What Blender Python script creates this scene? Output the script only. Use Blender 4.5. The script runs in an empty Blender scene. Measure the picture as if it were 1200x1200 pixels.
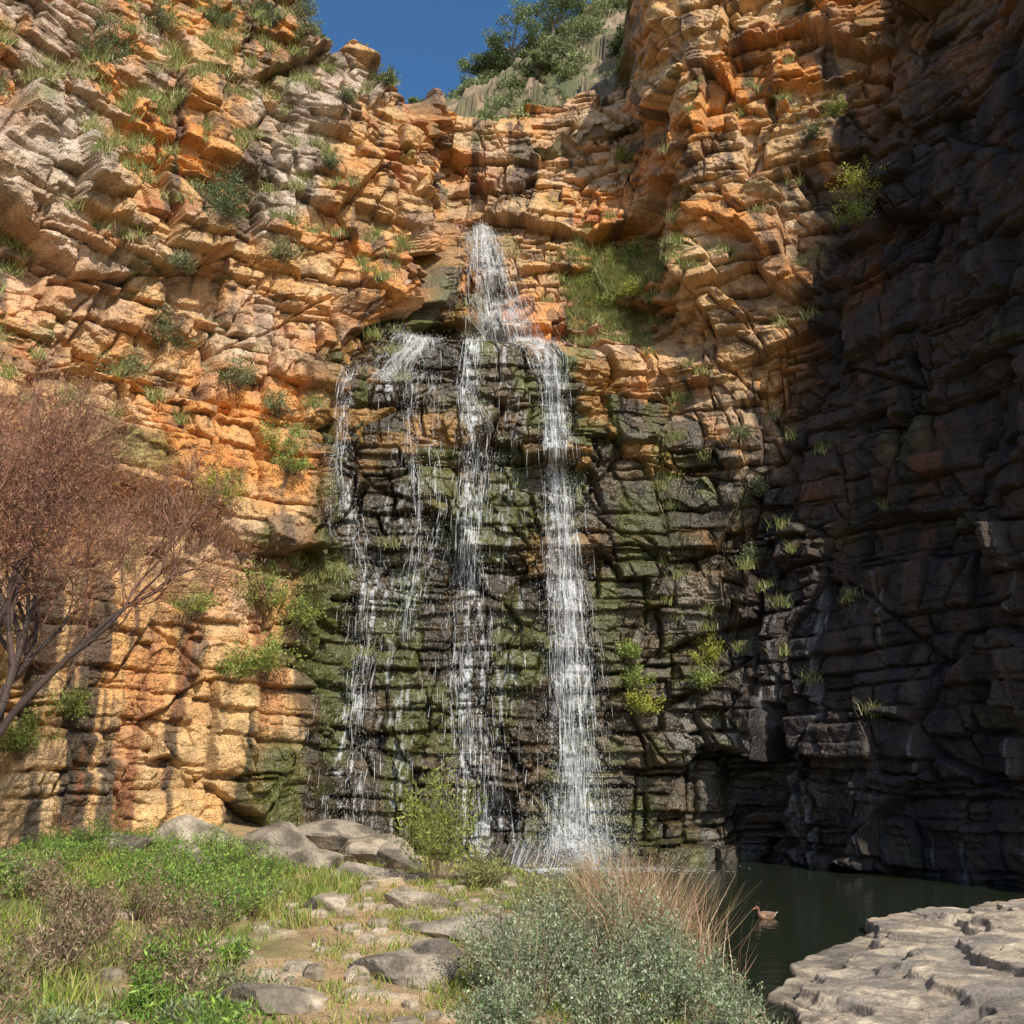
import bpy, math, numpy as np
from mathutils import Vector
rng=np.random.default_rng(7)
scene=bpy.context.scene
# ------------------------------------------------------------ noise helpers
def h(i,j,seed=0):
    a=(np.asarray(i).astype(np.int64)*374761393+np.asarray(j).astype(np.int64)*668265263+int(seed)*974634777)&0xffffffff
    a=((a^(a>>13))*1274126177)&0xffffffff
    a=((a^(a>>15))*2246822519)&0xffffffff
    a=a^(a>>16)
    return (a&0xffffff)/float(0x1000000)
def vn(x,y,seed=0):
    xi=np.floor(x);yi=np.floor(y);fx=x-xi;fy=y-yi
    fx=fx*fx*(3-2*fx);fy=fy*fy*(3-2*fy)
    a=h(xi,yi,seed);b=h(xi+1,yi,seed);c=h(xi,yi+1,seed);d=h(xi+1,yi+1,seed)
    return (a+(b-a)*fx)*(1-fy)+(c+(d-c)*fx)*fy
def fbm(x,y,seed=0,o=4):
    r=0;am=.5;t=0
    for k in range(o):
        r=r+am*vn(x+k*17.3,y-k*9.1,seed+k);t+=am;am*=.5;x=x*2.03;y=y*2.03
    return r/t
def ss(a,b,x):
    t=np.clip((x-a)/(b-a),0,1);return t*t*(3-2*t)
def jcell(t,key,seed,jit):
    i=np.floor(t)
    b0=i+(h(i,key,seed)-.5)*jit;b1=i+1+(h(i+1,key,seed)-.5)*jit
    i=np.where(t<b0,i-1,np.where(t>=b1,i+1,i))
    return i,i+(h(i,key,seed)-.5)*jit,i+1+(h(i+1,key,seed)-.5)*jit
def blocks(s,z,lw,lh,seed,jit=.8,skew=.5):
    zz=z/lh
    k,lo,hi=jcell(zz,0,seed,jit)
    kw=.65+.8*h(k,5,seed)
    q=s/lw*kw+h(k,7,seed)*37+skew*(h(k,9,seed)-.5)*(zz-lo)
    j,ls,hs=jcell(q,k*13+1,seed+3,jit)
    e=np.minimum(np.minimum(zz-lo,hi-zz)*lh,np.minimum(q-ls,hs-q)*lw)
    return h(j,k,seed+11),h(j,k,seed+12),h(j,k,seed+13),(q-ls)/(hs-ls)-.5,(zz-lo)/(hi-lo)-.5,e
def worley(x,y,seed):
    xi=np.floor(x);yi=np.floor(y)
    f1=np.full(x.shape,9.);f2=np.full(x.shape,9.);cx=np.zeros(x.shape);cy=np.zeros(x.shape);dx=np.zeros(x.shape);dy=np.zeros(x.shape)
    for a in(-1,0,1):
        for b in(-1,0,1):
            px=xi+a+h(xi+a,yi+b,seed);py=yi+b+h(xi+a,yi+b,seed+1)
            d=np.hypot(px-x,py-y);m=d<f1
            f2=np.where(m,f1,np.minimum(f2,d));f1=np.where(m,d,f1)
            cx=np.where(m,xi+a,cx);cy=np.where(m,yi+b,cy);dx=np.where(m,x-px,dx);dy=np.where(m,y-py,dy)
    return h(cx,cy,seed+4),h(cx,cy,seed+5),h(cx,cy,seed+6),dx,dy,f2-f1
def C3(*c): return np.array(c,float)
def mix(a,b,t):
    t=np.asarray(t)[...,None];return a*(1-t)+b*t
def blur3(A,w=.25):
    P=np.pad(A,((1,1),(0,0)),mode='edge');A=w*P[:-2]+(1-2*w)*P[1:-1]+w*P[2:]
    P=np.pad(A,((0,0),(1,1)),mode='edge');return w*P[:,:-2]+(1-2*w)*P[:,1:-1]+w*P[:,2:]
# ------------------------------------------------------------ mesh builder
def mk(name,V,F,C,mat,smooth=False,parent=None):
    V=np.asarray(V,np.float32).reshape(-1,3);F=np.asarray(F,np.int32)
    me=bpy.data.meshes.new(name);n=F.shape[1]
    me.vertices.add(len(V));me.vertices.foreach_set('co',V.ravel())
    me.loops.add(F.size);me.loops.foreach_set('vertex_index',F.ravel())
    me.polygons.add(len(F));me.polygons.foreach_set('loop_start',np.arange(0,F.size,n,dtype=np.int32))
    try: me.polygons.foreach_set('loop_total',np.full(len(F),n,dtype=np.int32))
    except Exception: pass
    me.update(calc_edges=True)
    me.polygons.foreach_set('use_smooth',np.full(len(F),smooth,dtype=bool))
    if C is not None:
        C=np.asarray(C,np.float32)
        if C.shape[1]==3: C=np.hstack([C,np.full((len(C),1),.8,np.float32)])
        at=me.attributes.new('Col','FLOAT_COLOR','POINT');at.data.foreach_set('color',C.ravel())
    me.materials.append(mat)
    ob=bpy.data.objects.new(name,me);scene.collection.objects.link(ob)
    if parent: ob.parent=parent
    return ob
def gridF(nr,nc):
    a=np.arange(nr*nc).reshape(nr,nc)
    return np.stack([a[:-1,:-1],a[:-1,1:],a[1:,1:],a[1:,:-1]],-1).reshape(-1,4)
# ------------------------------------------------------------ materials
def newmat(name):
    m=bpy.data.materials.new(name);m.use_nodes=True;nt=m.node_tree
    return m,nt,nt.nodes['Principled BSDF']
def attr_rock(name,bumpd=.03,s1=3.,s2=22.,contrast=.5):
    m,nt,b=newmat(name);N=nt.nodes;L=nt.links
    at=N.new('ShaderNodeAttribute');at.attribute_name='Col'
    tc=N.new('ShaderNodeTexCoord')
    n1=N.new('ShaderNodeTexNoise');n1.inputs['Scale'].default_value=s1;n1.inputs['Detail'].default_value=5;n1.inputs['Roughness'].default_value=.7
    n2=N.new('ShaderNodeTexNoise');n2.inputs['Scale'].default_value=s2;n2.inputs['Detail'].default_value=1
    L.new(tc.outputs['Object'],n1.inputs['Vector']);L.new(tc.outputs['Object'],n2.inputs['Vector'])
    ad=N.new('ShaderNodeMath');ad.operation='ADD';L.new(n1.outputs['Fac'],ad.inputs[0]);L.new(n2.outputs['Fac'],ad.inputs[1])
    mr=N.new('ShaderNodeMapRange');mr.inputs['From Min'].default_value=.65;mr.inputs['From Max'].default_value=1.35
    mr.inputs['To Min'].default_value=1-contrast;mr.inputs['To Max'].default_value=1+contrast
    L.new(ad.outputs[0],mr.inputs['Value'])
    mu=N.new('ShaderNodeVectorMath');mu.operation='SCALE';L.new(at.outputs['Color'],mu.inputs[0]);L.new(mr.outputs[0],mu.inputs['Scale'])
    L.new(mu.outputs[0],b.inputs['Base Color']);L.new(at.outputs['Alpha'],b.inputs['Roughness'])
    bp=N.new('ShaderNodeBump');bp.inputs['Strength'].default_value=.8;bp.inputs['Distance'].default_value=bumpd
    L.new(ad.outputs[0],bp.inputs['Height']);L.new(bp.outputs[0],b.inputs['Normal'])
    return m
def attr_leaf(name,tr=.25,rough=.6):
    m,nt,b=newmat(name);N=nt.nodes;L=nt.links
    at=N.new('ShaderNodeAttribute');at.attribute_name='Col'
    L.new(at.outputs['Color'],b.inputs['Base Color']);b.inputs['Roughness'].default_value=rough
    if tr>0:
        t=N.new('ShaderNodeBsdfTranslucent');L.new(at.outputs['Color'],t.inputs['Color'])
        mx=N.new('ShaderNodeMixShader');mx.inputs[0].default_value=tr
        L.new(b.outputs[0],mx.inputs[1]);L.new(t.outputs[0],mx.inputs[2])
        L.new(mx.outputs[0],N['Material Output'].inputs['Surface'])
    return m
M_rock=attr_rock('cliff_rock',.06,3.,20.,.6)
M_ground=attr_rock('ground_soil',.03,2.5,30)
M_slab=attr_rock('slab_rock',.02,2,18,.4)
M_leaf=attr_leaf('foliage')
M_bark=attr_rock('bark',.01,6,40)
M_water,nt,b=newmat('falling_water')
b.inputs['Base Color'].default_value=(.84,.86,.88,1);b.inputs['Roughness'].default_value=.25
M_pool,nt,b=newmat('pool_water')
b.inputs['Base Color'].default_value=(.018,.024,.014,1);b.inputs['Roughness'].default_value=.06;b.inputs['IOR'].default_value=1.33
tc=nt.nodes.new('ShaderNodeTexCoord');n=nt.nodes.new('ShaderNodeTexNoise');n.inputs['Scale'].default_value=3.5;n.inputs['Detail'].default_value=4
bp=nt.nodes.new('ShaderNodeBump');bp.inputs['Strength'].default_value=.25;bp.inputs['Distance'].default_value=.05
nt.links.new(tc.outputs['Object'],n.inputs['Vector']);nt.links.new(n.outputs['Fac'],bp.inputs['Height']);nt.links.new(bp.outputs[0],b.inputs['Normal'])
# ------------------------------------------------------------ CLIFF
LV=np.array([-1,5,10,15,18.4,19.6,25,30,36,55.])
K=[ # rim, pts per level (x,y)
 (25,[(-28,13)]*10),
 (27,[(-17,19.5),(-17,19.5),(-17,20),(-17,20.5),(-17.2,21),(-17.2,21.2),(-17.6,22),(-18,23),(-18,24),(-18,27)]),
 (30,[(-12,25.2),(-12,25.3),(-12.1,25.6),(-12.3,26.2),(-12.5,26.8),(-12.5,27),(-12.8,28),(-13,29),(-13,30),(-13,34)]),
 (32,[(-8.5,28.8),(-8.6,29),(-8.8,29.4),(-8.8,30.2),(-8.6,30.8),(-8.4,31),(-8.4,31.6),(-8.8,32.6),(-9,34),(-9,38)]),
 (31.5,[(-5.9,31.3),(-6.1,31.4),(-6.5,31.7),(-6.7,32.0),(-5.9,32.6),(-3.9,33),(-2.9,34.5),(-4.2,36),(-4.5,37),(-4.5,42)]),
 (33,[(-5.3,32.2),(-5.5,32.5),(-5.8,32.9),(-5.6,33.4),(-4.6,33.6),(-3.3,37.3),(-2.3,38.8),(-3.2,41),(-3,42),(-3,46)]),
 (33.2,[(-1.5,32.2),(-1.5,32.5),(-1.5,32.9),(-1.5,33.3),(-1.4,33.8),(-1.2,36.6),(-1.1,38.6),(-1,41),(-1,42.5),(-1,47)]),
 (35,[(2,32.0),(2,32.3),(2,32.7),(2.1,33.2),(2.1,33.8),(1.7,36.2),(1.7,38.2),(2,41),(2,43),(2,48)]),
 (35.5,[(5,32.3),(5,32.5),(5.2,33),(5.4,34),(5.4,35),(5.2,36.6),(5.7,38.8),(6,40.5),(6,42),(6,47)]),
 (47,[(6.5,32.7),(6.4,32.8),(6.7,33),(7,33.4),(7,33.8),(7,34),(6.9,34.3),(7.0,35.2),(7.5,36.5),(9,40)]),
 (50,[(7.9,33),(7.6,32.8),(8.3,32.6),(10,32.4),(11,32.3),(11.3,32.2),(13,32),(14.4,32),(16,32.3),(20,34)]),
 (52,[(13,27),(13,27),(13.2,27.2),(13.7,27.4),(14.2,27.6),(14.4,27.6),(15.6,28),(17,28.3),(18.6,28.6),(23,31)]),
 (55,[(15,22.2),(15,22.2),(15,22.2),(15,22.2),(15,22.2),(15,22.2),(15.2,22.2),(16.4,22.4),(18.2,22.6),(24,24)]),  # unseen buttress, added and raised to cast shade over the right wall
 (45,[(25,18)]*10),(40,[(45,12)]*10)]
KX=np.array([[p[0] for p in k[1]] for k in K]);KY=np.array([[p[1] for p in k[1]] for k in K]);KR=np.array([k[0] for k in K],float)
dens=[25,150,170,140,45,110,100,95,75,140,220,80,30,20]   # columns per segment
up=np.concatenate([i+np.arange(d)/d for i,d in enumerate(dens)]+[[len(dens)]])
zz=np.concatenate([np.arange(-1,36,.041),np.arange(36,55,.2)])
nc=len(up);nr=len(zz)
def lev(A): return np.stack([np.interp(zz,LV,A[i]) for i in range(len(K))],1)
def cols(B):
    i=np.clip(np.floor(up).astype(int),0,len(K)-2);f=up-i
    return B[:,i]*(1-f)+B[:,i+1]*f
BX=cols(lev(KX));BY=cols(lev(KY))
def sm(A,n,ax):
    k=np.hanning(n+2)[1:-1];k/=k.sum()
    pad=[(0,0),(0,0)];pad[ax]=(n//2,n//2);P=np.pad(A,pad,mode='edge')
    return np.apply_along_axis(lambda r:np.convolve(r,k,'valid'),ax,P)
BX=sm(BX,23,1);BY=sm(BY,23,1);BX=sm(BX,15,0);BY=sm(BY,15,0)
arc=np.hypot(np.diff(BX,axis=1),np.diff(BY,axis=1))
S=np.concatenate([np.zeros((nr,1)),np.cumsum(arc,1)],1)
def at_(u): return int(np.argmin(np.abs(up-u)))
S0=S.copy();Sm=S0-S0[:,at_(7):at_(7)+1]+40.
Sl=S0-S0[:,at_(3):at_(3)+1]+14.;Sr=S0-S0[:,at_(10.4):at_(10.4)+1]+60.
S=np.where(up[None]<4.35,Sl,np.where(up[None]>10.1,Sr,Sm));S=sm(S,61,0)
Z=np.broadcast_to(zz[:,None],(nr,nc)).copy();U=np.broadcast_to(up,(nr,nc))
tx=np.gradient(sm(BX,31,1),axis=1);ty=np.gradient(sm(BY,31,1),axis=1);tl=np.hypot(tx,ty)+1e-9
NX=ty/tl;NY=-tx/tl
w1=fbm(S*.22,Z*.22,1,3)-.5;w2=fbm(S*.22,Z*.22,5,3)-.5;w3=fbm(S*1.1,Z*1.1,8,3)-.5;w4=fbm(S*1.1,Z*1.1,12,3)-.5
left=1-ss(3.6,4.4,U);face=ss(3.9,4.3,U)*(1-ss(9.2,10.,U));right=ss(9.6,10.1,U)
low=1-ss(17.6,18.6,Z+w1*1.5)
fl=face*low
lowleft=left*(1-ss(7,10,Z+w2*4))
w5=fbm(S*3.2,Z*3.2,15,3)-.5;w6=fbm(S*3.2,Z*3.2,18,3)-.5
Sw=S+w1*.8+w3*.26+w5*.10;Zw=Z+w2*.5+w4*.15+w6*.07
Dp=np.zeros_like(S)
a=worley(Sw/4.2,Zw/3.4,21);BG=a;big=(a[0]-.5)*1.6+(a[1]-.5)*a[3]*1.8+(a[2]-.5)*a[4]*1.6
Dp+=big*(1-.55*fl)*(1-.35*right)-.22*(1-ss(0,.05,a[5]))
brk=(1-.5*fl)
Zc=Zw+((a[0]-.5)*1.3+(a[1]-.5)*.17*a[3]*4.2)*brk
Sc=Sw+a[2]*5*brk+(a[0]-.5)*.3*a[4]*3.4
mod=(.35+1.35*fbm(S*.3,Z*.35,77,2))*(1-.4*lowleft)
crk=.25+1.3*ss(.3,.65,fbm(S*.9,Z*.9,83,3))          # joints fade and open along the wall
a=blocks(Sc,Zc,2.6,2.5,131,.85,.5);B0=a
Dp+=(.85*(a[0]-.5)+.55*(a[1]-.5)*a[3]+.40*(a[2]-.5)*a[4])*(1-.45*fl)-.18*crk*np.exp(-(a[5]/.05)**2)
Zd=Zc+(a[1]-.5)*.9*brk
a=blocks(Sc,Zd,1.9,1.0,31,.95,.7);B1=a
Dp+=mod*(.66*(a[0]-.5)+.42*(a[1]-.5)*a[3]+.42*(a[2]-.5)*a[4])*(1-.15*fl)-.18*crk*np.exp(-(a[5]/.04)**2)-.07*np.exp(-a[5]/.09)
a=worley(Sc/1.1+3,Zd/.75,41);B2=a
Dp+=mod*(.12*(a[0]-.5)+.38*(a[1]-.5)*a[3]+.34*(a[2]-.5)*a[4])
a=blocks(Sc+B1[0]*3,Zd,.85,.46,51,.95,.7);B3=a
pres=ss(.35,.6,fbm(S*.45,Z*.6,79,2)+.25*(B1[1]-.5))
Dp+=((.20*(a[0]-.5)+.14*(a[1]-.5)*a[3]+.12*(a[2]-.5)*a[4])*(.5+.6*mod)-.07*crk*np.exp(-(a[5]/.028)**2))*(.25+.85*pres)
a=worley(Sc/.34,Zd/.24,61);B4=a
Dp+=.03*(a[0]-.5)+.09*(a[1]-.5)*a[3]+.09*(a[2]-.5)*a[4]
bed=blocks(Sw*.25,Z+w1*.5,6,1.9,71)
Dp+=fl*(.26*(bed[0]-.5)-.18*bed[4])
Dp=blur3(Dp,.12)+(fbm(S*1.7,Z*2.2,90,4)-.5)*.22+(fbm(S*6,Z*7,91,3)-.5)*.05
Dp*=np.where(U>11.2,.8,1.)
X=BX+NX*Dp;Y=BY+NY*Dp;ZZ=Z.copy()
R=np.interp(up,np.arange(len(K)),KR)[None,:]+(fbm(S*.5,S*0,99,3)-.5)*2.5+(B1[0]-.5)*1.0
ov=np.clip(Z-R,0,None)
Y=Y+ov*1.6;ZZ=np.where(Z>R,R+(Z-R)*.35+ (fbm(S,Z,3,3)-.5)*.8*np.clip(ov,0,1),ZZ)
X=X-ov*.25*left
# ---- colours
n1=fbm(S*.28,Z*.3,101,4);n2=fbm(S*.8,Z*.9,111,4);n3=fbm(S*.5,Z*.6,121,4)
stv=fbm(S*1.6,Z*.13,131,4);stf=fbm(S*5,Z*.35,141,3)
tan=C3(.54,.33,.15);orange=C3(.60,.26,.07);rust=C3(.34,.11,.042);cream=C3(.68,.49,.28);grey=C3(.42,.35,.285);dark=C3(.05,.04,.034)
col=mix(tan,orange,ss(.36,.60,n1*.75+B1[0]*.15+(B2[0]-.3)*.12))
col=mix(col,rust,ss(.52,.72,n2*.75+B1[1]*.2)*.75)
col=mix(col,cream,ss(.48,.72,n3*.7+B3[1]*.15+B1[1]*.15)*.55)
gm=ss(.43,.62,fbm(S*.35,Z*.3,151,5)*.8+B1[2]*.12+B0[2]*.08)*(.35+.55*ss(14,21,Z)*left)
gcol=mix(grey,C3(.25,.21,.175),ss(.45,.65,fbm(S*2,Z*2,153,4)))
gcol=mix(gcol,C3(.58,.51,.43),ss(.55,.7,fbm(S*1.3,Z*1.6,155,4)))
col=col*(1-gm[...,None]*.95)+gcol*gm[...,None]*.95
# dark water stains and desert varnish
col=mix(col,dark*1.6,ss(.55,.68,stv)*ss(.38,.60,n2)*.8)
col=mix(col,C3(.13,.085,.055),ss(.56,.70,fbm(S*1.1,Z*.9,157,5))*.65)
col=mix(col,dark,(1-ss(.0,.05,B1[5]))*.4*crk/1.5)  # joint dirt that also paints occlusion shade into the cracks
col=mix(col,C3(.64,.42,.18),lowleft*.45);col=mix(col,dark,lowleft*ss(.49,.61,fbm(S*2.2,Z*.16,161,4))*.88)
col=mix(col,C3(.40,.15,.055),lowleft*ss(.54,.66,fbm(S*1.8,Z*.2,163,4))*.55)
soil=mix(C3(.13,.12,.055),C3(.26,.19,.11),ss(.45,.6,n2));so_=ss(.3,1.5,ov)[...,None];col=col*(1-so_)+soil*so_
rough=np.full(S.shape,.85)
# wet zone
rb=np.interp(Z,[-1,11,13,15,18,19.2],[9.0,9.0,8.2,6.6,3.4,2.6])
wet=ss(4.0,4.25,U)*(1-ss(-.5,.9,X-rb+(n2-.5)*3.2+(B2[0]-.5)*1.6))*(1-ss(18.2,19.4,Z+(n1-.5)*2))
wet=np.maximum(wet,ss(3.7,4.0,U)*(1-ss(4.25,4.6,U))*(1-ss(17,19,Z)))
wet=np.maximum(wet,ss(3.1,3.6,U)*(1-ss(4.3,4.6,U))*(1-ss(2.5,5.0,Z+(n2-.5)*3)))
upw=ss(18,19,Z)*(1-ss(26,27,Z))*(1-ss(.5,1.1,np.abs(X+1.5-(Z<24)*.5)+(n2-.5)))*(U>4.5)
upw=np.maximum(upw,ss(18,19,Z)*(1-ss(21,25,Z+(n2-.5)*4))*(U>4.3)*(X<-.4)*.9)
wet=np.maximum(wet,upw)
wc=mix(C3(.026,.022,.014),C3(.095,.068,.036),ss(.4,.75,n2*.7+B3[0]*.3))
wc=mix(wc,C3(.16,.145,.12),ss(.45,.72,B3[1]*.3+n3*.5+B1[1]*.2)*ss(1.,4.5,X+(n1-.5)*5)*.85)
wc=mix(wc,C3(.070,.082,.018),ss(.42,.60,fbm(S*.9,Z*.45,171,5))*.85*(1-ss(3.5,7,X)))
wc=mix(wc,C3(.34,.18,.055),ss(.54,.70,n1*.5+B2[2]*.2+B1[1]*.3)*ss(7,13,Z)*.9)
col=mix(col,wc,wet*.97)
rough=np.where(wet>.5,.16+.3*fbm(S*2,Z*2,173,3),rough)
dk=mix(C3(.052,.038,.031),C3(.12,.052,.024),ss(.5,.75,n1*.7+B2[0]*.3)*ss(6,14,Z))  # right wall: its shade painted in as a near-black rock colour
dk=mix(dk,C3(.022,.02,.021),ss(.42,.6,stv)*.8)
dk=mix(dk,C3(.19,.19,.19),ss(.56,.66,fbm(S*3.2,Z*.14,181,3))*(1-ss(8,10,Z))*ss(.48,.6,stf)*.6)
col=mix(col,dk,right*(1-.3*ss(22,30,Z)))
col=mix(col,C3(.13,.15,.04),ss(.66,.78,fbm(S*.6,Z*.6,191,4)*.8+B1[2]*.2)*.6*(1-.7*right))
# ---- water paths (world x against height)
paths=[ # (z list, x list, halfwidth list, strands)
 ([26.6,25,23,21,19.6],[-1.35,-1.2,-.95,-.55,-.25],[.22,.40,.6,.8,1.0],1500),
 ([18.9,18,17.2,16.5],[-3.45,-3.6,-4.1,-4.5],[.4,.5,.55,.6],540),
 ([16.3,15,12.4,10.3,8.6,5.5,2.0,.5],[-5.6,-5.85,-5.75,-5.4,-4.75,-5.1,-5.2,-5.0],[.15,.14,.2,.4,.5,.4,.6,.8],460),
 ([18.8,16,14.2,10,5.6,.5],[-1.45,-1.6,-1.2,-1.5,-1.4,-1.1],[.25,.3,.42,.42,.6,.8],850),
 ([19.6,18.7,17.6,16.4,14,11.5,7,3,.05],[.2,.8,1.3,1.5,1.6,1.72,1.85,1.98,2.05],[.6,.55,.4,.3,.32,.38,.48,.55,.7],2600),
 ([18.5,15,11,7],[-3.75,-3.6,-3.2,-3.5],[.3,.15,.2,.45],230),
 ([17,14,11.5,9],[-2.9,-2.75,-2.5,-3.0],[.2,.15,.3,.3],90),
 ([18.6,12,6,1],[-.2,-.3,-.2,-.4],[1.2,1.0,.9,1.2],100),
 ([16,10,4,1],[-3.6,-3.9,-3.8,-3.5],[1.3,1.2,1.2,1.2],110)]
foam=np.zeros_like(S)
for zl,xl,wl,ns in paths:
    z_=zl[::-1];xc=np.interp(Z,z_,xl[::-1]);wd=np.interp(Z,z_,wl[::-1])
    inside=(Z<zl[0]+.2)&(Z>zl[-1]-.5)&(U>4.0)&(U<9)
    foam=np.maximum(foam,np.where(inside,np.exp(-((X-xc)/(wd*1.2))**2),0)*min(1,.3+ns/2000))
fs=fbm(X*8,Z*1.0,201,3)*.5+fbm(X*15,Z*4,205,2)*.5
fm=ss(.54,.66,fs+foam*.22-.10)*ss(.12,.5,foam)
col=mix(col,C3(.58,.60,.62),fm*.75)
Vc=np.stack([X,Y,ZZ],-1).reshape(-1,3)
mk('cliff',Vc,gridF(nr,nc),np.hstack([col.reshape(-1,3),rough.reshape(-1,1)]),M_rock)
gx0,gz0,gd=-30.,-1.,.08
LW,LH=int(50/gd),int(38/gd)
surf=np.full((LH,LW),1e3)
mask=(U<10.6)&(Z<36)
ii=np.clip(((ZZ[mask]-gz0)/gd).astype(int),0,LH-1);jj=np.clip(((X[mask]-gx0)/gd).astype(int),0,LW-1)
np.minimum.at(surf,(ii,jj),Y[mask])
for _ in range(6):
    bad=surf>900
    if not bad.any(): break
    P=np.pad(surf,1,constant_values=1e3)
    nb=np.minimum.reduce([P[:-2,1:-1],P[2:,1:-1],P[1:-1,:-2],P[1:-1,2:]])
    surf=np.where(bad,nb,surf)
surf[surf>900]=60
surfs=surf.copy()                       # eased envelope that the water rides on
for _ in range(4):
    P=np.pad(surfs,1,mode='edge');surfs=np.minimum(surfs,np.minimum(P[1:-1,:-2],P[1:-1,2:])+.06)
def wall_y(x,z,sf=None):
    sf=surf if sf is None else sf
    return sf[np.clip(((z-gz0)/gd).astype(int),0,LH-1),np.clip(((x-gx0)/gd).astype(int),0,LW-1)]
# ------------------------------------------------------------ geometry generators
class Acc:
    def __init__(s): s.V=[];s.F=[];s.C=[];s.n=0
    def add(s,V,F,C):
        V=V.reshape(-1,3);s.V.append(V);s.F.append(F.reshape(-1,4)+s.n);s.n+=len(V)
        C=np.asarray(C,float)
        if C.ndim==1: C=np.tile(C,(len(V),1))
        s.C.append(C.reshape(len(V),-1))
    def build(s,name,mat,parent=None,smooth=False):
        return mk(name,np.concatenate(s.V),np.concatenate(s.F),np.concatenate(s.C),mat,smooth,parent)
def rdir(n,up=0.):
    v=rng.normal(size=(n,3));v[:,2]+=up;return v/np.linalg.norm(v,axis=1,keepdims=True)
def nrm(v): return v/(np.linalg.norm(v,axis=-1,keepdims=True)+1e-9)
def leaves(acc,P,L,W,D,C):
    n=len(P);L=np.broadcast_to(L,n)[:,None];W=np.broadcast_to(W,n)[:,None]
    side=nrm(np.cross(D,rdir(n)))
    V=np.stack([P,P+D*L*.45+side*W,P+D*L,P+D*L*.45-side*W],1)
    acc.add(V,np.arange(n*4),np.repeat(C,4,0))
def blades(acc,P,H,W,lean,C,tipC=None):
    n=len(P);H=np.broadcast_to(H,n);a=rng.uniform(0,2*np.pi,n)
    d=np.stack([np.cos(a),np.sin(a),0*a],1);f=rng.uniform(0,2*np.pi,n);sd=np.stack([np.cos(f),np.sin(f),0*f],1)*(W*rng.uniform(.6,1.3,n))[:,None]
    ln=(lean*rng.uniform(.2,1.6,n)*H)[:,None];Hh=H[:,None]*C3(0,0,1)
    p1=P+Hh*.55+d*ln*.35;p2=P+Hh*(1-.25*np.clip(lean,0,1.5))+d*ln
    V=np.stack([P-sd,P+sd,p1+sd*.8,p1-sd*.8,p2+sd*.1,p2-sd*.1],1)
    b=np.arange(n)[:,None]*6
    F=np.stack([b+np.array([0,1,2,3]),b+np.array([3,2,4,5])],1)
    acc.add(V,F,np.repeat(C,6,0))
def tubes(acc,P0,P1,r0,r1,C,k=5):
    n=len(P0);D=nrm(P1-P0);ref=np.where(np.abs(D[:,2:3])>.9,C3(1,0,0)[None],C3(0,0,1)[None])
    A=nrm(np.cross(D,ref));B=np.cross(D,A);an=np.arange(k)*2*np.pi/k
    ring=np.cos(an)[None,:,None]*A[:,None]+np.sin(an)[None,:,None]*B[:,None]
    V=np.concatenate([P0[:,None]+ring*np.asarray(r0)[:,None,None],P1[:,None]+ring*np.asarray(r1)[:,None,None]],1)
    q=np.arange(k);F=np.stack([q,(q+1)%k,(q+1)%k+k,q+k],1)[None]+(np.arange(n)*2*k)[:,None,None]
    acc.add(V,F,np.repeat(C,2*k,0) if np.ndim(C)==2 else C)
def jc(c,n,v=.25):
    c=np.asarray(c,float)
    return np.clip(c[None]*(1+rng.normal(0,v,(n,1)))*(1+rng.normal(0,v*.3,(n,3))),.004,.9)
def pal(cs,n,v=.22):
    cs=np.array(cs);return np.clip(cs[rng.integers(0,len(cs),n)]*(1+rng.normal(0,v,(n,1))),.004,.9)
def shrub(name,c,rad,ht,nst,nlf,LL,LWd,cols_,stemc=(.12,.08,.05),droop=0.,wood=.008,acc=None):
    a=acc or Acc();c=np.asarray(c,float)
    ang=rng.uniform(0,2*np.pi,nst);rr=np.sqrt(rng.uniform(0,1,nst));hh=ht*(1-.45*rr**2)*rng.uniform(.5,1.2,nst)
    tip=np.stack([np.cos(ang)*rr*rad,np.sin(ang)*rr*rad,hh],1)
    base=np.stack([np.cos(ang)*rr*rad*.15,np.sin(ang)*rr*rad*.15,0*ang-.05],1)
    def pt(i,t):
        t=t[:,None];b_=base[i];e=tip[i]
        mid=b_*.5+e*.5+np.stack([-e[:,0]*.15,-e[:,1]*.15,e[:,2]*.12],1)
        return (1-t)**2*b_+2*t*(1-t)*mid+t*t*e
    for q in range(4):
        i=np.arange(nst);p0=pt(i,np.full(nst,q/4));p1=pt(i,np.full(nst,(q+1)/4))
        tubes(a,p0+c,p1+c,np.full(nst,wood*(1-q*.2)),np.full(nst,wood*(.8-q*.2)),jc(stemc,nst),3)
    i=rng.integers(0,nst,nlf);t=rng.uniform(.25,1.02,nlf)**.8
    sub_=rdir(nlf,.3)*(rng.uniform(.1,1,nlf)**.7*rad*.16)[:,None]
    P=pt(i,t)+sub_;P[:,2]=np.maximum(P[:,2],.02)
    D=nrm(rdir(nlf,.5)+nrm(sub_)*.7+C3(0,0,-droop))
    tone=(.6+.7*h(i,1,3))[:,None]
    leaves(a,P+c,LL*rng.uniform(.6,1.3,nlf),LWd*rng.uniform(.7,1.3,nlf),D,pal(cols_,nlf)*tone)
    if acc is None: return a.build(name,M_leaf)
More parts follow.
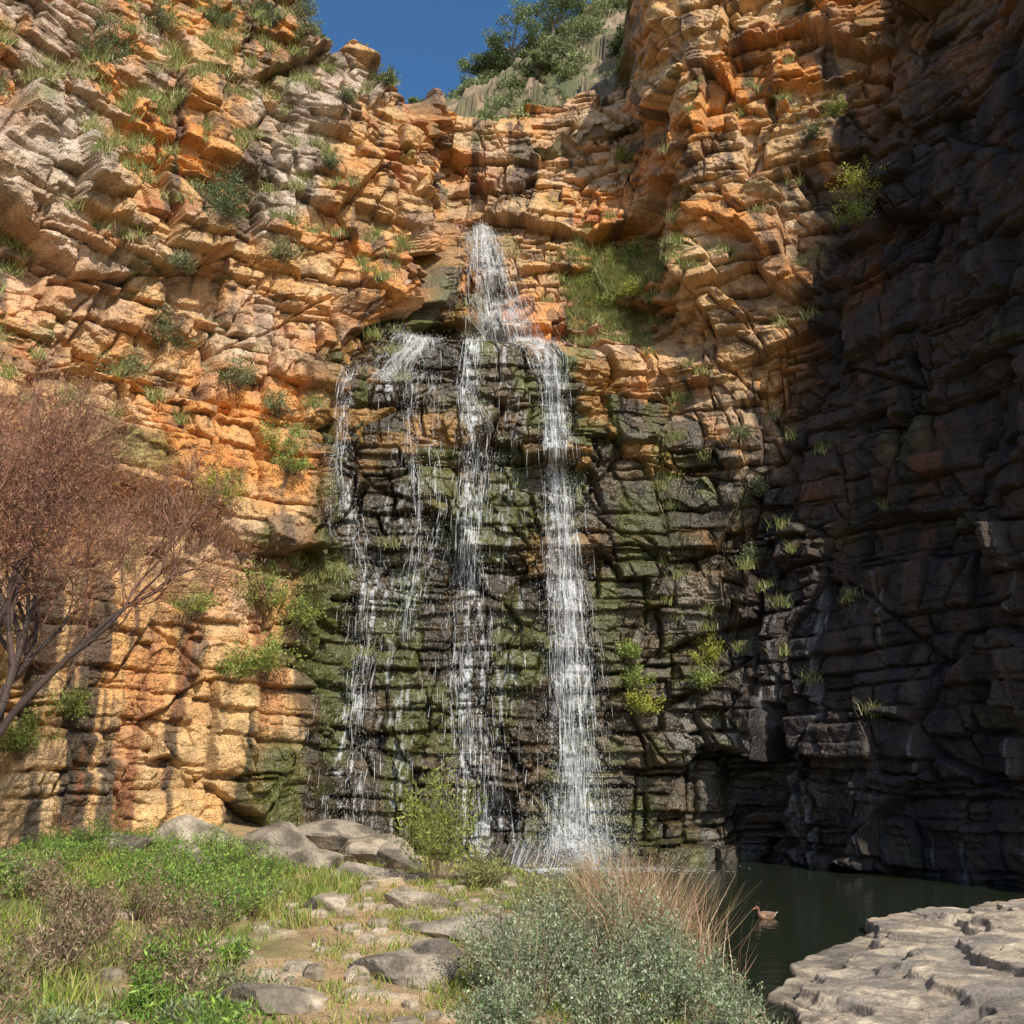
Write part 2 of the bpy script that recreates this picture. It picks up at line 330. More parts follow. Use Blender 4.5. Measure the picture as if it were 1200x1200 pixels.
# ------------------------------------------------------------ waterfall strands
wa=Acc()
for zl,xl,wl,ns in paths:
    z_=np.array(zl[::-1]);x_=np.array(xl[::-1]);w_=np.array(wl[::-1])
    Kp=7;n=int(ns*2.4)
    z0=rng.uniform(zl[-1],zl[0],n);ln=.06+.8*rng.uniform(0,1,n)**2.4
    zt=np.clip(z0+ln*.5,zl[-1],zl[0]);zb=np.clip(z0-ln*.5,max(zl[-1]-.2,0.02),zl[0])
    g=np.clip(rng.normal(0,.8,n),-2.2,2.2)
    g=np.where(rng.uniform(0,1,n)<.4,np.round(g*2.2)/2.2+rng.normal(0,.09,n),g)
    keep=rng.uniform(0,1,n)<ss(.28,.56,fbm(g*1.8+ns,z0*.35,905,2))*.9+.12
    g,zt,zb=g[keep],zt[keep],zb[keep];n=len(g)
    zs=zt[:,None]+(zb-zt)[:,None]*np.linspace(0,1,Kp)[None]
    xs=np.interp(zs,z_,x_)+g[:,None]*np.interp(zs,z_,w_)+(vn(zs*.9,g[:,None]*3+zs*0,5)-.5)*.14
    ys=wall_y(xs,zs,surfs)-rng.uniform(.03,.18,n)[:,None]
    for k in range(1,Kp): ys[:,k]=np.minimum(ys[:,k],ys[:,k-1]+.01)
    wd=rng.uniform(.0018,.0055,n)[:,None]*np.sin(np.linspace(.15,np.pi-.15,Kp))[None]
    f=rng.uniform(-1,1,n);sd=np.stack([np.cos(f),np.sin(f),0*f],1)[:,None]*wd[...,None]
    P=np.stack([xs,ys,zs],-1)
    V=np.stack([P-sd,P+sd],2)
    bi=(np.arange(n)*Kp*2)[:,None,None]+(np.arange(Kp-1)*2)[None,:,None]+np.array([0,1,3,2])[None,None]
    wa.add(V,bi,C3(1,1,1))
    n=int(ns*10);zd=rng.uniform(zl[-1],zl[0],n);xd=np.interp(zd,z_,x_)+rng.normal(0,1.0,n)*np.interp(zd,z_,w_)
    yd=wall_y(xd,zd,surfs)-np.abs(rng.normal(.1,.25,n))-.04
    leaves(wa,np.stack([xd,yd,zd],1),rng.uniform(.02,.06,n),rng.uniform(.002,.006,n),nrm(rdir(n)*.35+C3(0,0,-1)),np.ones((n,3)))
n=16000;P=np.stack([2.0+rng.normal(0,.8,n),31.2+rng.normal(0,.5,n),np.abs(rng.normal(0,.9,n))+.03],1)
leaves(wa,P,.03,.005,rdir(n),np.ones((n,3)))
n=60;Kp=6;t=np.linspace(0,1,Kp)[None];xs=rng.uniform(-.9,1.6,n)
X0=xs[:,None]-t*.5*rng.uniform(.3,1.5,(n,1));Zr=(.65+(xs[:,None]+.8)*.14)*rng.uniform(.6,1.1,(n,1))*(1-t**1.3)+.04+0*X0
Yr=30.95-.35*t+rng.uniform(-.1,.1,(n,1))+0*X0;P=np.stack([X0,Yr,Zr],-1);wd=rng.uniform(.0015,.005,(n,1))*np.ones((1,Kp));sd=np.stack([wd,0*wd,wd*.5],-1)
V=np.stack([P-sd,P+sd],2);bi=(np.arange(n)*Kp*2)[:,None,None]+(np.arange(Kp-1)*2)[None,:,None]+np.array([0,1,3,2])[None,None]
wa.add(V,bi,C3(1,1,1))
wa.build('waterfall',M_water)
# ------------------------------------------------------------ ground + pool
poly=np.array([(-3.2,34),(-2.4,30.6),(-.6,28.2),(1.2,25),(2.2,22),(2.4,18),(2.3,14),(2.4,9),(3.1,9),(3.6,14),(4.6,17),(6.9,19.8),(11.0,23.6),(15,25),(16,36),(5,38)])
def pdist(x,y):
    d=np.full(x.shape,1e9);ins=np.zeros(x.shape,bool);n=len(poly)
    for i in range(n):
        x0,y0=poly[i];x1,y1=poly[(i+1)%n];ex,ey=x1-x0,y1-y0
        t=np.clip(((x-x0)*ex+(y-y0)*ey)/(ex*ex+ey*ey),0,1)
        d=np.minimum(d,np.hypot(x-x0-t*ex,y-y0-t*ey))
        c=((y0>y)!=(y1>y))&(x<(x1-x0)*(y-y0)/(y1-y0+1e-12)+x0);ins^=c
    return np.where(ins,-d,d)
def G(x,y):
    x=np.asarray(x,float);y=np.asarray(y,float)
    d=pdist(x,y)+(fbm(x*.9,y*.9,301,3)-.5)*.8
    z=-.7+ss(-1.4,1.0,d)*1.05+ss(1,6,d)*.15
    z=z+ss(-5,-9,x)*.5+(fbm(x*.35,y*.35,305,3)-.5)*.3+(fbm(x*2,y*2,309,3)-.5)*.08
    z=z+ss(27,32,y)*ss(-3,-5,x)*.5
    r=np.hypot(x,y-15);z=z+ss(28,60,r)*4*(y<20)
    z=np.where(y<9,z*ss(-2,9,y)+(1-ss(-2,9,y))*1.2,z)
    return z-ss(2.9,3.8,x)*(1-ss(16,20,x))*ss(6,7.5,y)*.9
xs=np.concatenate([-np.geomspace(14,300,40)[::-1],np.linspace(-13.9,13.9,520),np.geomspace(14,300,40)])
ys=np.concatenate([-np.geomspace(.5,300,40)[::-1],np.linspace(0,8,40),np.linspace(8.1,34,480),np.linspace(34.5,44,10)])
gx,gy=np.meshgrid(xs,ys);gz=G(gx,gy)
q=worley(gx*.9+(fbm(gx*2,gy*2,331,2)-.5)*.5,gy*1.1+(fbm(gx*2,gy*2,332,2)-.5)*.5,333);path=np.exp(-((gx-np.interp(gy,[5,10,14,20,28],[-1.8,-1.5,-2.0,-2.6,-2.6]))/1.5)**2)
stone=ss(.18,.34,q[5])*(q[0]>.68)*path
gz=gz+stone*(.04+.08*q[1]+.05*q[3])
dirt=C3(.42,.28,.145);gr=C3(.13,.16,.04);st=C3(.44,.355,.245)
gc=mix(gr,dirt,np.clip(ss(.35,.6,fbm(gx*.8,gy*.8,340,4))*.8+path*.9,0,1))
gc=mix(gc,dirt*.65,ss(.5,.7,fbm(gx*1.6,gy*1.6,345,4))*.7)
gc=mix(gc,st,stone);gc=mix(gc,C3(.09,.07,.04),ss(.15,-.1,gz))
mk('ground',np.stack([gx,gy,gz],-1).reshape(-1,3),gridF(len(ys),len(xs)),gc.reshape(-1,3),M_ground,True)
px,py=np.meshgrid(np.linspace(-4,17,60),np.linspace(5,37,60))
mk('pool',np.stack([px,py,0*px],-1).reshape(-1,3),gridF(60,60),None,M_pool,True)
fa=Acc();n=5200;r=np.abs(rng.normal(0,1,n));an=rng.uniform(0,6.28,n)
P=np.stack([1.3+r*np.cos(an)*1.9,30.6+r*np.sin(an)*.7,np.full(n,.012)],1);D=rdir(n);D[:,2]=0;D=nrm(D)
sd=np.cross(D,C3(0,0,1));L=rng.uniform(.02,.10,n)[:,None]
V=np.stack([P-D*L,P+sd*L*.5,P+D*L,P-sd*L*.5],1);V[...,2]+=rng.uniform(0,.01,(n,1))
fa.add(V,np.arange(n*4),C3(1,1,1));fa.build('pool_foam',M_water)
# ------------------------------------------------------------ rock ledge (right foreground)
lx,ly=np.meshgrid(np.linspace(2.6,15,700),np.linspace(7,26.5,860))
ed=pdist(lx,ly)+(fbm(lx*.7,ly*.7,400,4)-.5)*1.3
wx=lx+(fbm(lx*.6,ly*.6,402,4)-.5)*1.5;wy=ly+(fbm(lx*.6,ly*.6,404,4)-.5)*1.5
ru,rv=wx*.85+wy*.5,wy*.85-wx*.5
a1=worley(ru/3.6,rv/1.5,410);a2=worley(ru/2.2+4,rv/.9,420)
c1=fbm(lx*.4,ly*.4,460,3);c2=fbm(lx*.6,ly*.6,464,3)
lz=-.5+ss(-.12,.16,ed)*.56+ss(.6,.72,ed+(c1-.5)*2.2)*.12+ss(1.4,1.52,ed+(c2-.5)*2.4)*.12+ss(2.5,2.6,ed+(c1-.5)*3)*.12+ss(3.8,3.95,ed+(c2-.5)*3)*.14
crack=(1-ss(0,.045,a1[5]));crk2=(1-ss(0,.03,a2[5]))*(c2>.52)
lz=lz+.10*(a1[0]-.5)+.05*(a1[1]-.5)*a1[3]+.07*(a1[2]-.5)*a1[4]+.03*(a2[0]-.5)*(c2>.52)-.04*crack-.02*crk2
lz=blur3(lz,.22)+(fbm(lx*3,ly*3,440,5)-.5)*.045+(fbm(lx*.9,ly*.9,441,3)-.5)*.12+(fbm(ru*.8,rv*6,444,3)-.5)*.035
lc=mix(C3(.40,.32,.23),C3(.25,.215,.175),ss(.38,.62,fbm(ru*1.0,rv*1.8,450,5)*.85+a1[1]*.15));lc=mix(lc,C3(.50,.415,.30),ss(.5,.68,fbm(lx*1.5,ly*1.5,455,5)))
lc=mix(lc,C3(.12,.10,.08),np.maximum(crack,crk2*.7)*.7);lc=mix(lc,C3(.13,.11,.09),ss(.52,.66,fbm(lx*2.2,ly*2.2,457,5))*.65)
lc=mix(lc,C3(.06,.05,.035),1-ss(-.02,.10,lz))
mk('rock_ledge',np.stack([lx,ly,lz],-1).reshape(-1,3),gridF(860,700),lc.reshape(-1,3),M_slab)
# ------------------------------------------------------------ boulders
def boulder(name,c,size,colr,seed):
    r=np.random.default_rng(seed);nu,nv=64,40
    th=np.linspace(0,2*np.pi,nu);ph=np.linspace(0,np.pi,nv);T,Pp=np.meshgrid(th,ph)
    d=np.stack([np.cos(T)*np.sin(Pp),np.sin(T)*np.sin(Pp),np.cos(Pp)],-1)
    nn=r.normal(size=(14,3));nn/=np.linalg.norm(nn,axis=1,keepdims=True);dd=r.uniform(.55,1,14)
    q=np.einsum('abk,nk->abn',d,nn);rad=np.min(np.where(q>.05,dd/np.maximum(q,.05),1.3),-1)
    rad=np.minimum(rad,1.2)+(fbm(d[...,0]*3+9,d[...,2]*3+d[...,1]*2,seed,3)-.5)*.12*np.sin(Pp)
    V=d*rad[...,None]*np.array(size)+np.array(c)
    mo=fbm(V[...,0]*2,V[...,1]*2+V[...,2]*3,seed,4);cc=mix(np.array(colr),np.array(colr)*.4,ss(.4,.62,mo))
    return mk(name,V.reshape(-1,3),gridF(nv,nu),cc.reshape(-1,3),M_slab)
gb=(.32,.265,.20)
for k,(x,y,sx,sy,sz) in enumerate([(-7.6,25,1.0,.8,.75),(-6.2,26.3,1.2,.8,.8),(-4.8,24.6,.9,.7,.4),(-3.9,27.5,1.1,.9,.6),(-2.8,26,.8,.7,.6),(-3.4,22.7,.8,.6,.35),
      (-8.8,23.6,.7,.6,.5),(-.6,16.4,.9,.6,.3),(-1.3,13.4,.7,.6,.25),(-2.6,11.6,.5,.4,.22),(-5.0,28.8,1.3,1.0,.7),(2.9,15.4,.4,.25,.14),(-1.8,19,.6,.5,.25),
      (-.7,23,.7,.5,.25),(.4,31.3,1.3,.6,.75),(1.3,31.6,.7,.6,.6),(3.2,31.5,.8,.6,.4),(-1.2,30.8,1.1,.7,.5),(-3.3,18,.5,.4,.25),(-1.0,14.9,.45,.35,.15),(-7.0,22.6,.6,.5,.4)]):
    z=float(G(x,y)) if y<30 else -.1
    z=max(z,-.12)
    cc_=(.075,.06,.045) if y>30 else (gb if k%3 else (.40,.33,.24))
    boulder('boulder',(x,y,z+sz*.2),(sx,sy,sz),cc_,500+k)
sa=Acc()
n=420;sx=rng.normal(-1.8,1.8,n);sy=rng.uniform(9,27,n);sz=G(sx,sy);keep=sz>.15;sx,sy,sz=sx[keep],sy[keep],sz[keep];n=len(sx)
th=np.linspace(0,2*np.pi,8)[:-1]
for i in range(n):
    r=rng.uniform(.3,1)**3*.24+.025;j=rng.uniform(.6,1.25,(3,7));an=rng.uniform(0,3);ca,sn=math.cos(an),math.sin(an);el=rng.uniform(.5,.9)
    rings=[]
    for q,(rr,zz_) in enumerate([(1,-.2),(.95,.2),(.6,.42)]):
        xx=np.cos(th)*rr*j[0]*r;yy=np.sin(th)*rr*j[0]*r*el
        rings.append(np.stack([xx*ca-yy*sn,xx*sn+yy*ca,np.full(7,zz_*r)+j[1]*r*.1],1))
    V=np.concatenate(rings+[np.tile([[0,0,.48*r]],(7,1))])+C3(sx[i],sy[i],sz[i])
    F=[]
    for q in range(3):
        for k in range(7): F.append([q*7+k,q*7+(k+1)%7,(q+1)*7+(k+1)%7,(q+1)*7+k])
    c_=np.array((.36,.29,.205))*rng.uniform(.6,1.2);sa.add(V,np.array(F),c_)
sa.build('stones',M_slab)
# ------------------------------------------------------------ grass
ga=Acc();n=100000
x=rng.uniform(-10.5,3,n);y=rng.uniform(8.3,28,n)
pth=np.exp(-((x-np.interp(y,[5,10,14,20,28],[-1.8,-1.5,-2.0,-2.6,-2.6]))/1.2)**2)
dn=fbm(x*.9,y*.9,601,3)*.6+fbm(x*2.5,y*2.5,605,2)*.4
k=(rng.uniform(0,1,n)<np.clip(ss(.42,.56,dn)*1.2-pth*.5,0.0,1))&(pdist(x,y)>.3);x,y=x[k],y[k];n=len(x)
H=rng.uniform(.06,.20,n)*np.where(x<-3,1.9,1.0)*(.6+.9*fbm(x*1.3,y*1.3,607,2))
blades(ga,np.stack([x,y,G(x,y)-.02],1),H,.006+.004*(y/20),.55,pal([(.24,.34,.05),(.17,.27,.04),(.33,.36,.07),(.44,.37,.15)],n))
ga.build('grass',M_leaf)
ua=Acc()
for _ in range(260):
    x=rng.uniform(-10.8,-2.4);y=9.3+rng.uniform()**.8*16
    if x>-2.5-(y-9)*.19: continue
    u=rng.uniform();nr_=float(fbm(np.array(x*.5),np.array(y*.5),611,2))
    dry=fbm(np.array(x*.35+3),np.array(y*.35),613,2)+(u-.5)*.45-(y-14)*.02
    if dry>.62:c_=[(.34,.24,.15),(.28,.18,.12),(.18,.18,.08)]
    elif dry>.5:c_=[(.21,.27,.13),(.25,.29,.13),(.26,.25,.12)]
    else:c_=[(.19,.32,.05),(.27,.39,.06),(.12,.22,.04)]
    m=480 if y>17 else 800
    shrub('',(x,y,float(G(x,y))),rng.uniform(.25,.75),rng.uniform(.2,.6)+.9*max(0,nr_-.42)+.35*(dry>.62)*rng.uniform(),26,m if dry<.62 else m//2,.085,.011,c_,stemc=(.24,.16,.10),acc=ua)
ua.build('undergrowth',M_leaf)
sg=[(.32,.38,.24),(.25,.32,.16),(.42,.45,.30),(.18,.25,.11)]
for x,y,r,ht in [(.2,11.6,.75,1.2),(1.15,11.8,.7,1.2),(-.2,12.8,.6,1.0),(1.75,11.2,.6,.95),(.9,10.4,.7,.7),(1.2,13.4,.65,1.35),(2.1,10.3,.5,.65),(-.1,10.3,.5,.5),(.6,14.2,.6,1.1),(1.7,12.4,.55,1.05),(2.3,11.6,.4,.7)]:
    shrub('saltbush_shrub',(x,y,float(G(x,y))),r,ht,75,4200,.045,.0088,sg,(.36,.28,.19))
shrub('green_shrub',(-1.6,22.6,float(G(-1.6,22.6))),1.2,2.4,36,3400,.13,.013,[(.28,.34,.07),(.36,.38,.09),(.18,.24,.05)],(.24,.17,.1))
shrub('green_shrub',(-.6,21.5,float(G(-.6,21.5))),.7,.8,40,2000,.1,.012,[(.28,.30,.09),(.34,.32,.12)],(.2,.15,.08))
shrub('green_shrub',(.8,18.6,float(G(.8,18.6))),.8,.9,40,2200,.09,.012,[(.32,.32,.13),(.38,.34,.17)],(.2,.15,.08))
shrub('green_shrub',(1.5,20.5,float(G(1.5,20.5))),.7,.9,40,1800,.09,.010,[(.36,.33,.17),(.42,.36,.2)],(.3,.22,.13))
ra=Acc();n=3000;cx=rng.choice([1.5,1.8,2.15,2.0,1.6],n);cy=rng.choice([13.5,15,16.2,13.2,14.3],n)
x=cx+rng.normal(0,.28,n);y=cy+rng.normal(0,.5,n)
blades(ra,np.stack([x,y,np.maximum(G(x,y),-.1)],1),rng.uniform(.5,1.75,n),.006,.4,pal([(.50,.30,.18),(.40,.22,.14),(.62,.48,.31),(.28,.26,.1)],n))
ra.build('dry_reeds',M_leaf)
ra=Acc();n=1500;x=rng.normal(2.35,.25,n);y=rng.normal(10.9,.7,n)
blades(ra,np.stack([x,y,np.maximum(G(x,y),-.1)],1),rng.uniform(.15,.6,n),.005,.7,pal([(.5,.38,.25),(.42,.32,.2),(.26,.26,.12)],n));ra.build('dry_reeds',M_leaf)
# ------------------------------------------------------------ cliff plants
cl=[(-7.7,30.2,.9,0),(-9.2,30.6,.8,0),(-13.4,25.9,1.6,1),(-12.9,24.4,1.2,1),(-9.7,21.2,1.7,1),(-9.3,20.2,1.2,1),(-8.1,20.2,1.0,0),(-11,15.9,1.5,1),(-12.1,14.6,1.3,0),(-9.1,14.9,1.4,0),(-7.7,14.3,1.0,0),(-7.6,12.6,1.5,2),(-7.1,12.2,.9,2),
    (-9,10.7,1.4,3),(-7.7,7.6,1.9,2),(-7.0,7.3,1.4,2),(-7.4,5.6,1.6,2),(-8.3,5.5,1.2,2),(-9.3,7.3,1.0,2),(-12.2,3.3,1.2,2),(-11.3,4.2,1.1,2),(4,5.5,1.0,2),(4.1,4.6,1.0,3),(3.8,6.4,.7,2),(6.5,6.3,1.1,3),(6.3,5.5,.9,2),(12.2,26.8,.9,2),(11.3,25.7,.7,1),(12.2,22,1.6,3),(11.8,21.2,1.1,2),
    (8,14,.7,0),(8.2,9.7,.8,0),(8.6,12.2,.6,0),(-6.3,27.5,.7,0),(-5.2,29.8,.9,1),(-10.8,29.4,1.0,1),(-14.5,21,.9,0),(-12.4,28.2,.9,0),(5.3,30.5,.8,2),(-10,31.2,1.0,1),(-8.2,31.5,1.0,0),(3.4,22.6,1.1,2),(4.6,23.6,1.2,2),(4.9,21.6,1.0,3),(3.9,21.4,.9,2),(5.6,24.6,1.0,2),(-10.4,18.2,.7,0),(-6.6,24.2,.7,0)]
pc=[[(.22,.26,.13),(.28,.30,.16),(.15,.19,.08)],[(.10,.15,.06),(.16,.20,.09)],[(.27,.36,.07),(.36,.38,.10),(.17,.24,.05)],[(.44,.42,.06),(.30,.33,.06)]]
for x,z,s_,t_ in cl:
    y=min(float(wall_y(np.array([x+dx]),np.array([z+dz]))[0]) for dx in(-.3,0,.3) for dz in (-.1,.2))+.05
    shrub('cliff_shrub',(x,y,z-.15),s_*.75,s_*.9,26,int(1000*s_+300),.11,.016,pc[t_],droop=.3)
ta=Acc();n=1300
x=np.concatenate([rng.uniform(-15,-4,n),rng.normal(4.2,1.0,420),rng.uniform(5,12,90)]);z=np.concatenate([rng.uniform(4,31,n),rng.normal(22.3,1.4,420),rng.uniform(4,30,90)])
kk=fbm(x*.45,z*.45,700,3)>.54;kk[n:]=True;x,z=x[kk],z[kk]
y=wall_y(x,z);ya=wall_y(x,z+.3);ok=((ya-y)>.08)|((x>2)&(x<6.6));x,y,z=x[ok],y[ok],z[ok]
for i in range(len(x)):
    m=70;P=np.stack([x[i]+rng.normal(0,.16,m),y[i]+.03+rng.normal(0,.05,m),z[i]+rng.normal(0,.05,m)],1)
    blades(ta,P,rng.uniform(.15,.6,m),.012,.8,pal([(.28,.33,.08),(.38,.36,.14),(.20,.28,.06),(.42,.37,.18)],m))
ta.build('cliff_grass',M_leaf)
# ------------------------------------------------------------ bare tree
def bare_tree(name,base,hgt,seed,lean):
    r=np.random.default_rng(seed);segs=[]
    def grow(p,d,L,rad,dep):
        nseg=3 if dep<5 else 2;q=p
        for k in range(nseg):
            d2=d+r.normal(0,.16,3)+np.array([0,0,.07]);d2/=np.linalg.norm(d2)
            e=q+d2*L/nseg;ra_=rad*(1-.28*k/nseg);rb_=rad*(1-.28*(k+1)/nseg)
            segs.append((q,e,ra_,rb_));q=e;d=d2
            if dep>=2 and r.uniform()<.5 and dep<7:
                s=np.cross(d,r.normal(size=3));s/=np.linalg.norm(s);n_=d*.65+s*.7;n_/=np.linalg.norm(n_)
                grow(q,n_,L*r.uniform(.5,.7),rb_*.5,dep+1 if dep>3 else dep+2)
        if dep>=7: return
        for c in range(2 if r.uniform()<.6 else 3):
            s=np.cross(d,r.normal(size=3));s/=np.linalg.norm(s);a_=r.uniform(.2,.55)
            n_=d*math.cos(a_)+s*math.sin(a_)+np.array([0,0,.10]);n_/=np.linalg.norm(n_)
            grow(q,n_,L*r.uniform(.68,.86),rad*.62,dep+1)
    for st,(ld) in enumerate(lean):
        d=np.array(ld,float);d/=np.linalg.norm(d);grow(np.array(base,float)+r.normal(0,.08,3)*np.array([1,1,0]),d,hgt*.27,.12,0)
    P0=np.array([s[0] for s in segs]);P1=np.array([s[1] for s in segs]);r0=np.maximum([s[2] for s in segs],.004);r1=np.maximum([s[3] for s in segs],.003)
    a=Acc();thick=r0>.03
    tubes(a,P0[thick],P1[thick],r0[thick],r1[thick],jc((.07,.045,.037),thick.sum(),.12),8)
    t=~thick;tubes(a,P0[t],P1[t],r0[t],r1[t],jc((.19,.095,.065),t.sum(),.2),3)
    em=bpy.data.objects.new(name,None);scene.collection.objects.link(em)
    a.build('trunk_and_branches',M_bark,em)
    b=Acc();src=P1[r1<.012];m=60000;i=rng.integers(0,len(src),m);P=src[i]+rng.normal(0,.17,(m,3))
    leaves(b,P,rng.uniform(.05,.14,m),.0048,rdir(m,.6),pal([(.48,.20,.12),(.54,.27,.15),(.34,.14,.09),(.46,.32,.16)],m));b.build('fine_twigs',M_leaf,em)
bare_tree('bare_tree',(-9.0,17,float(G(-9.0,17))-.1),9.5,11,[(.14,0,1),(-.2,.1,1),(.26,-.1,1)])
# ------------------------------------------------------------ hill + trees on top
hx,hy=np.meshgrid(np.linspace(-40,40,420),np.linspace(41,90,330))
def HZ(x,y):
    t=ss(42,62,y)
    top=np.interp(x,[-40,-16,-9,0,6,14,40],[38,40,45.5,51,56,60,68])
    return 31.5+(top-31.5)*t+(fbm(x*.15,y*.15,800,3)-.5)*3*t+(fbm(x*.6,y*.6,810,3)-.5)*1.2
hz=HZ(hx,hy);hb=blocks(hx+fbm(hx*.5,hy*.5,3,3)*2,hz+hx*.1,2.2,1.3,820,.8,.6);hw=worley(hx*.9,hy*.9,822)
rk=ss(.42,.55,fbm(hx*.3,hz*.5,830,3)*.6+hb[1]*.4)
hz=hz+rk*((hb[0]-.3)*1.8+(hw[0]-.5)*.9+hw[3]*(hw[1]-.5)*1.1)+(fbm(hx*3,hy*3,824,3)-.5)*.4
hc=mix(C3(.10,.11,.045),C3(.34,.24,.15),rk);hc=mix(hc,C3(.16,.15,.07),ss(.42,.6,fbm(hx*.9,hy*.9,835,4))*.8)
hc=mix(hc,C3(.10,.075,.05),(1-ss(0,.12,hw[5]))*rk)
mk('hill',np.stack([hx,hy,hz],-1).reshape(-1,3),gridF(330,420),hc.reshape(-1,3),M_ground)
ba=Acc()
bp_=[]
for _ in range(1100):
    x=rng.uniform(-12,15);y=rng.uniform(42,66)
    if fbm(np.array(x*.25),np.array(y*.25),840,2)<.34: continue
    bp_.append((x,y,float(HZ(np.array(x),np.array(y))),rng.uniform(.3,1.1)))
cand=np.argwhere((ov>.4)&(U>4.2)&(U<9.4)&(Z<54));w_=np.where(zz[cand[:,0]]>36,5.,1.);cand=cand[rng.choice(len(cand),1100,p=w_/w_.sum())]
for r_,c_ in cand: bp_.append((X[r_,c_],Y[r_,c_],ZZ[r_,c_]-.1,rng.uniform(.25,.85)))
cand=np.argwhere((ov>.1)&(ov<1.2)&(U>1.5)&(U<4.3));cand=cand[rng.choice(len(cand),60)]
for r_,c_ in cand: bp_.append((X[r_,c_],Y[r_,c_],ZZ[r_,c_]-.1,rng.uniform(.2,.6)))
for x,y,z,s_ in bp_:
    m=int(210*s_)+30;d=rdir(m,.3);P=np.stack([x+d[:,0]*s_*rng.uniform(.5,1,m),y+d[:,1]*s_*rng.uniform(.5,1,m),z+np.abs(d[:,2])*s_*.9*rng.uniform(.4,1.1,m)],1)
    leaves(ba,P,rng.uniform(.12,.32,m),.045,rdir(m,.4),pal([(.17,.22,.08),(.24,.28,.10),(.31,.33,.14)],m)*rng.uniform(.55,1.3))
ba.build('hillside_bushes',M_leaf)
def tree(name,x,y,ht,rad):
    z=float(HZ(np.array(x),np.array(y)))-.3;a=Acc();b=np.array([x,y,z]);nl=9
    top=b+np.array([rng.normal(0,.3),0,ht*.45])
    tubes(a,np.array([b,b*.5+top*.5+C3(.1,0,0)]),np.array([b*.5+top*.5+C3(.1,0,0),top]),[.2,.16],[.16,.12],C3(.26,.21,.16),8)
    ce=[]
    for i in range(nl):
        an=i*2.4+rng.uniform(-.3,.3);rr=rad*rng.uniform(.3,.95);e=top+C3(math.cos(an)*rr,math.sin(an)*rr,ht*rng.uniform(.0,.45)*(1-.35*rr/rad))
        m_=top*.5+e*.5+C3(0,0,-.2);tubes(a,np.array([top-C3(0,0,.4),m_]),np.array([m_,e]),[.09,.05],[.05,.02],C3(.26,.21,.16),5);ce.append(e)
    em=bpy.data.objects.new(name,None);scene.collection.objects.link(em);a.build('trunk',M_bark,em)
    l=Acc()
    for e in ce:
        for q in range(4):
            c=e+rng.normal(0,rad*.22,3)*C3(1,1,.5);m=150;d=rdir(m);P=c+d*C3(1,1,.5)*(rad*.27*rng.uniform(.2,1,m)**.5)[:,None]
            leaves(l,P,rng.uniform(.14,.30,m),.035,rdir(m,-.1),pal([(.13,.18,.06),(.20,.25,.09),(.26,.30,.12)],m)*rng.uniform(.7,1.3))
    l.build('crown',M_leaf,em)
for x,y,ht,r in [(-2.0,60,3.0,1.9),(.4,59,3.8,2.3),(2.9,60,4.0,2.4),(5.2,61,4,2.4),(8.5,60,5,2.6),(2,54,2.0,1.4),(7,53,2.6,1.6),(-6.6,58,1.8,1.1)]:
    tree('gum_tree',x,y,ht,r)
# ------------------------------------------------------------ duck on the pool
em=bpy.data.objects.new('duck',None);scene.collection.objects.link(em);em.location=(5.1,21.2,-.03);em.rotation_euler=(0,0,math.radians(200))
M_leafd=attr_leaf('plumage',0,.55)
def loft(name,pts,rad,colr,k=20):
    pts=np.array(pts,float);n=len(pts);T=nrm(np.gradient(pts,axis=0));Bn=np.tile(C3(0,1,0),(n,1));Nn=nrm(np.cross(T,Bn))
    an=np.linspace(0,2*np.pi,k,endpoint=False);V=[]
    for i in range(n):
        V.append(pts[i]+np.cos(an)[:,None]*Nn[i]*rad[i][1]+np.sin(an)[:,None]*Bn[i]*rad[i][0])
    V=np.concatenate(V);F=[[i*k+j,i*k+(j+1)%k,(i+1)*k+(j+1)%k,(i+1)*k+j] for i in range(n-1) for j in range(k)]
    C=np.repeat(np.array(colr,float),k,0) if np.ndim(colr)==2 else np.tile(colr,(len(V),1))
    return mk(name,V,np.array(F),C,M_leafd,True,em)
br=(.30,.16,.09);wh=(.5,.44,.37);hd=(.17,.09,.05)
loft('body_and_neck',[(-.25,0,.10),(-.23,0,.095),(-.17,0,.075),(-.08,0,.06),(.02,0,.06),(.10,0,.075),(.145,0,.11),(.155,0,.155),(.158,0,.19),(.17,0,.222),(.195,0,.235),(.222,0,.23),(.232,0,.228)],
     [(.004,.004),(.03,.018),(.075,.05),(.105,.075),(.11,.082),(.09,.075),(.06,.055),(.036,.036),(.032,.032),(.040,.042),(.040,.040),(.022,.022),(.002,.002)],[br,wh,br,br,br,br,hd,hd,hd,hd,hd,hd,hd])
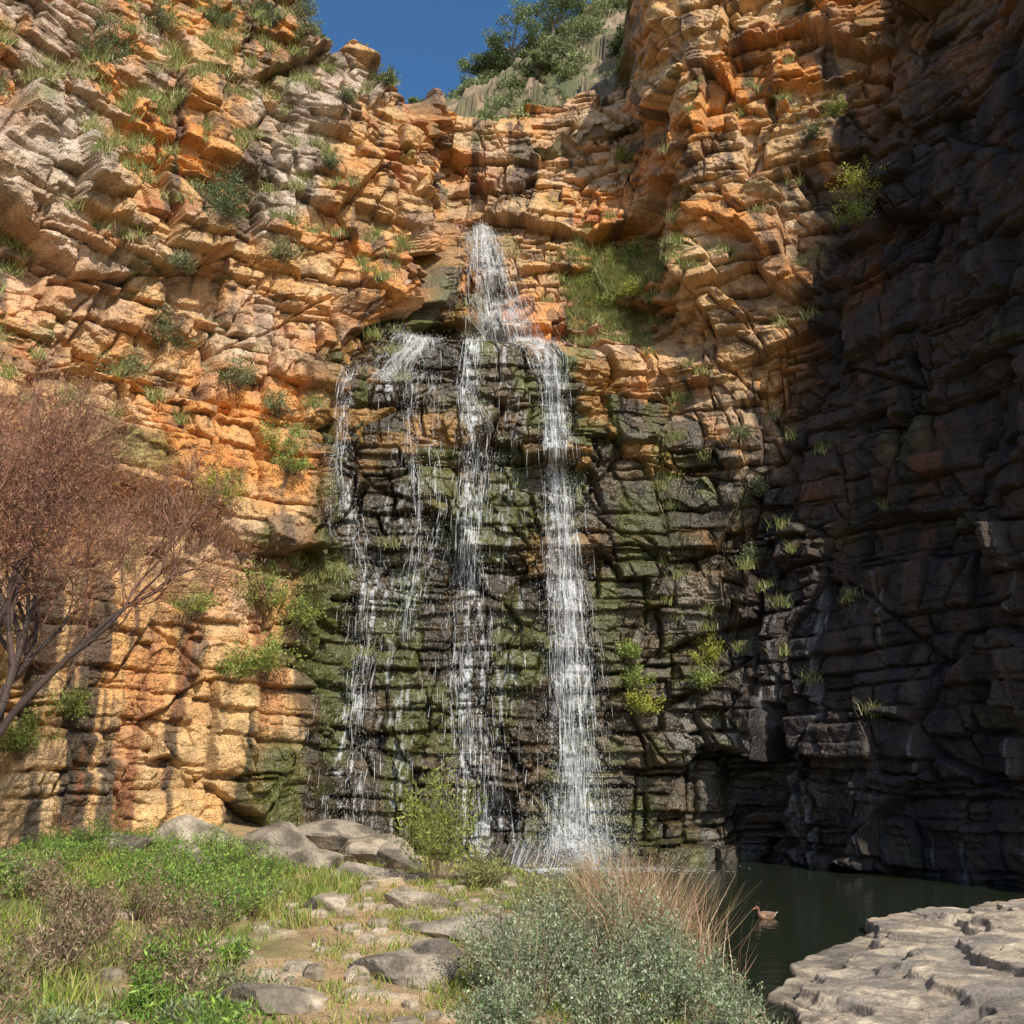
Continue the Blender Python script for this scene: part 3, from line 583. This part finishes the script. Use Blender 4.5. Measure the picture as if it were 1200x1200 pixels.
loft('bill',[(.225,0,.228),(.245,0,.222),(.275,0,.217),(.29,0,.217)],[(.014,.013),(.014,.009),(.017,.005),(.004,.002)],(.6,.2,.04))
for sgn,nm in((1,'wing_left'),(-1,'wing_right')):
    loft(nm,[(.07,sgn*.085,.10),(.02,sgn*.105,.105),(-.08,sgn*.098,.105),(-.17,sgn*.06,.12),(-.24,sgn*.02,.13)],[(.004,.004),(.014,.045),(.015,.045),(.012,.025),(.003,.004)],(.2,.115,.07))
    loft('eye_'+nm[5:],[(.200,sgn*.037,.243),(.204,sgn*.040,.243),(.208,sgn*.037,.243)],[(.001,.001),(.005,.006),(.001,.001)],(.01,.01,.01),8)
loft('tail',[(-.22,0,.10),(-.27,0,.125),(-.31,0,.14)],[(.035,.012),(.03,.006),(.008,.002)],(.4,.32,.24))
# ------------------------------------------------------------ light
Sd=Vector((.40,-.63,.669)).normalized()
w=bpy.data.worlds.new('World');scene.world=w;w.use_nodes=True;nt=w.node_tree
sky=nt.nodes.new('ShaderNodeTexSky');sky.sky_type='NISHITA';sky.sun_disc=False
sky.sun_elevation=math.asin(Sd.z);sky.sun_rotation=math.atan2(Sd.x,Sd.y)
hs=nt.nodes.new('ShaderNodeHueSaturation');hs.inputs['Saturation'].default_value=1.3
nt.links.new(sky.outputs[0],hs.inputs['Color']);nt.links.new(hs.outputs[0],nt.nodes['Background'].inputs[0]);nt.nodes['Background'].inputs[1].default_value=.15
sl=bpy.data.lights.new('sun','SUN');sl.energy=5.0;sl.angle=math.radians(.5);sl.color=(1,.93,.80)
so=bpy.data.objects.new('sun',sl);scene.collection.objects.link(so);so.rotation_euler=(-Sd).to_track_quat('-Z','Y').to_euler()
scene.view_settings.view_transform='Standard';scene.view_settings.look='None'
cam=bpy.data.cameras.new('camera');co=bpy.data.objects.new('camera',cam);scene.collection.objects.link(co)
co.location=(0,0,3);co.rotation_euler=(math.radians(90+14.4),0,0);cam.sensor_width=36;cam.lens=34.56;cam.clip_end=2000
scene.camera=co
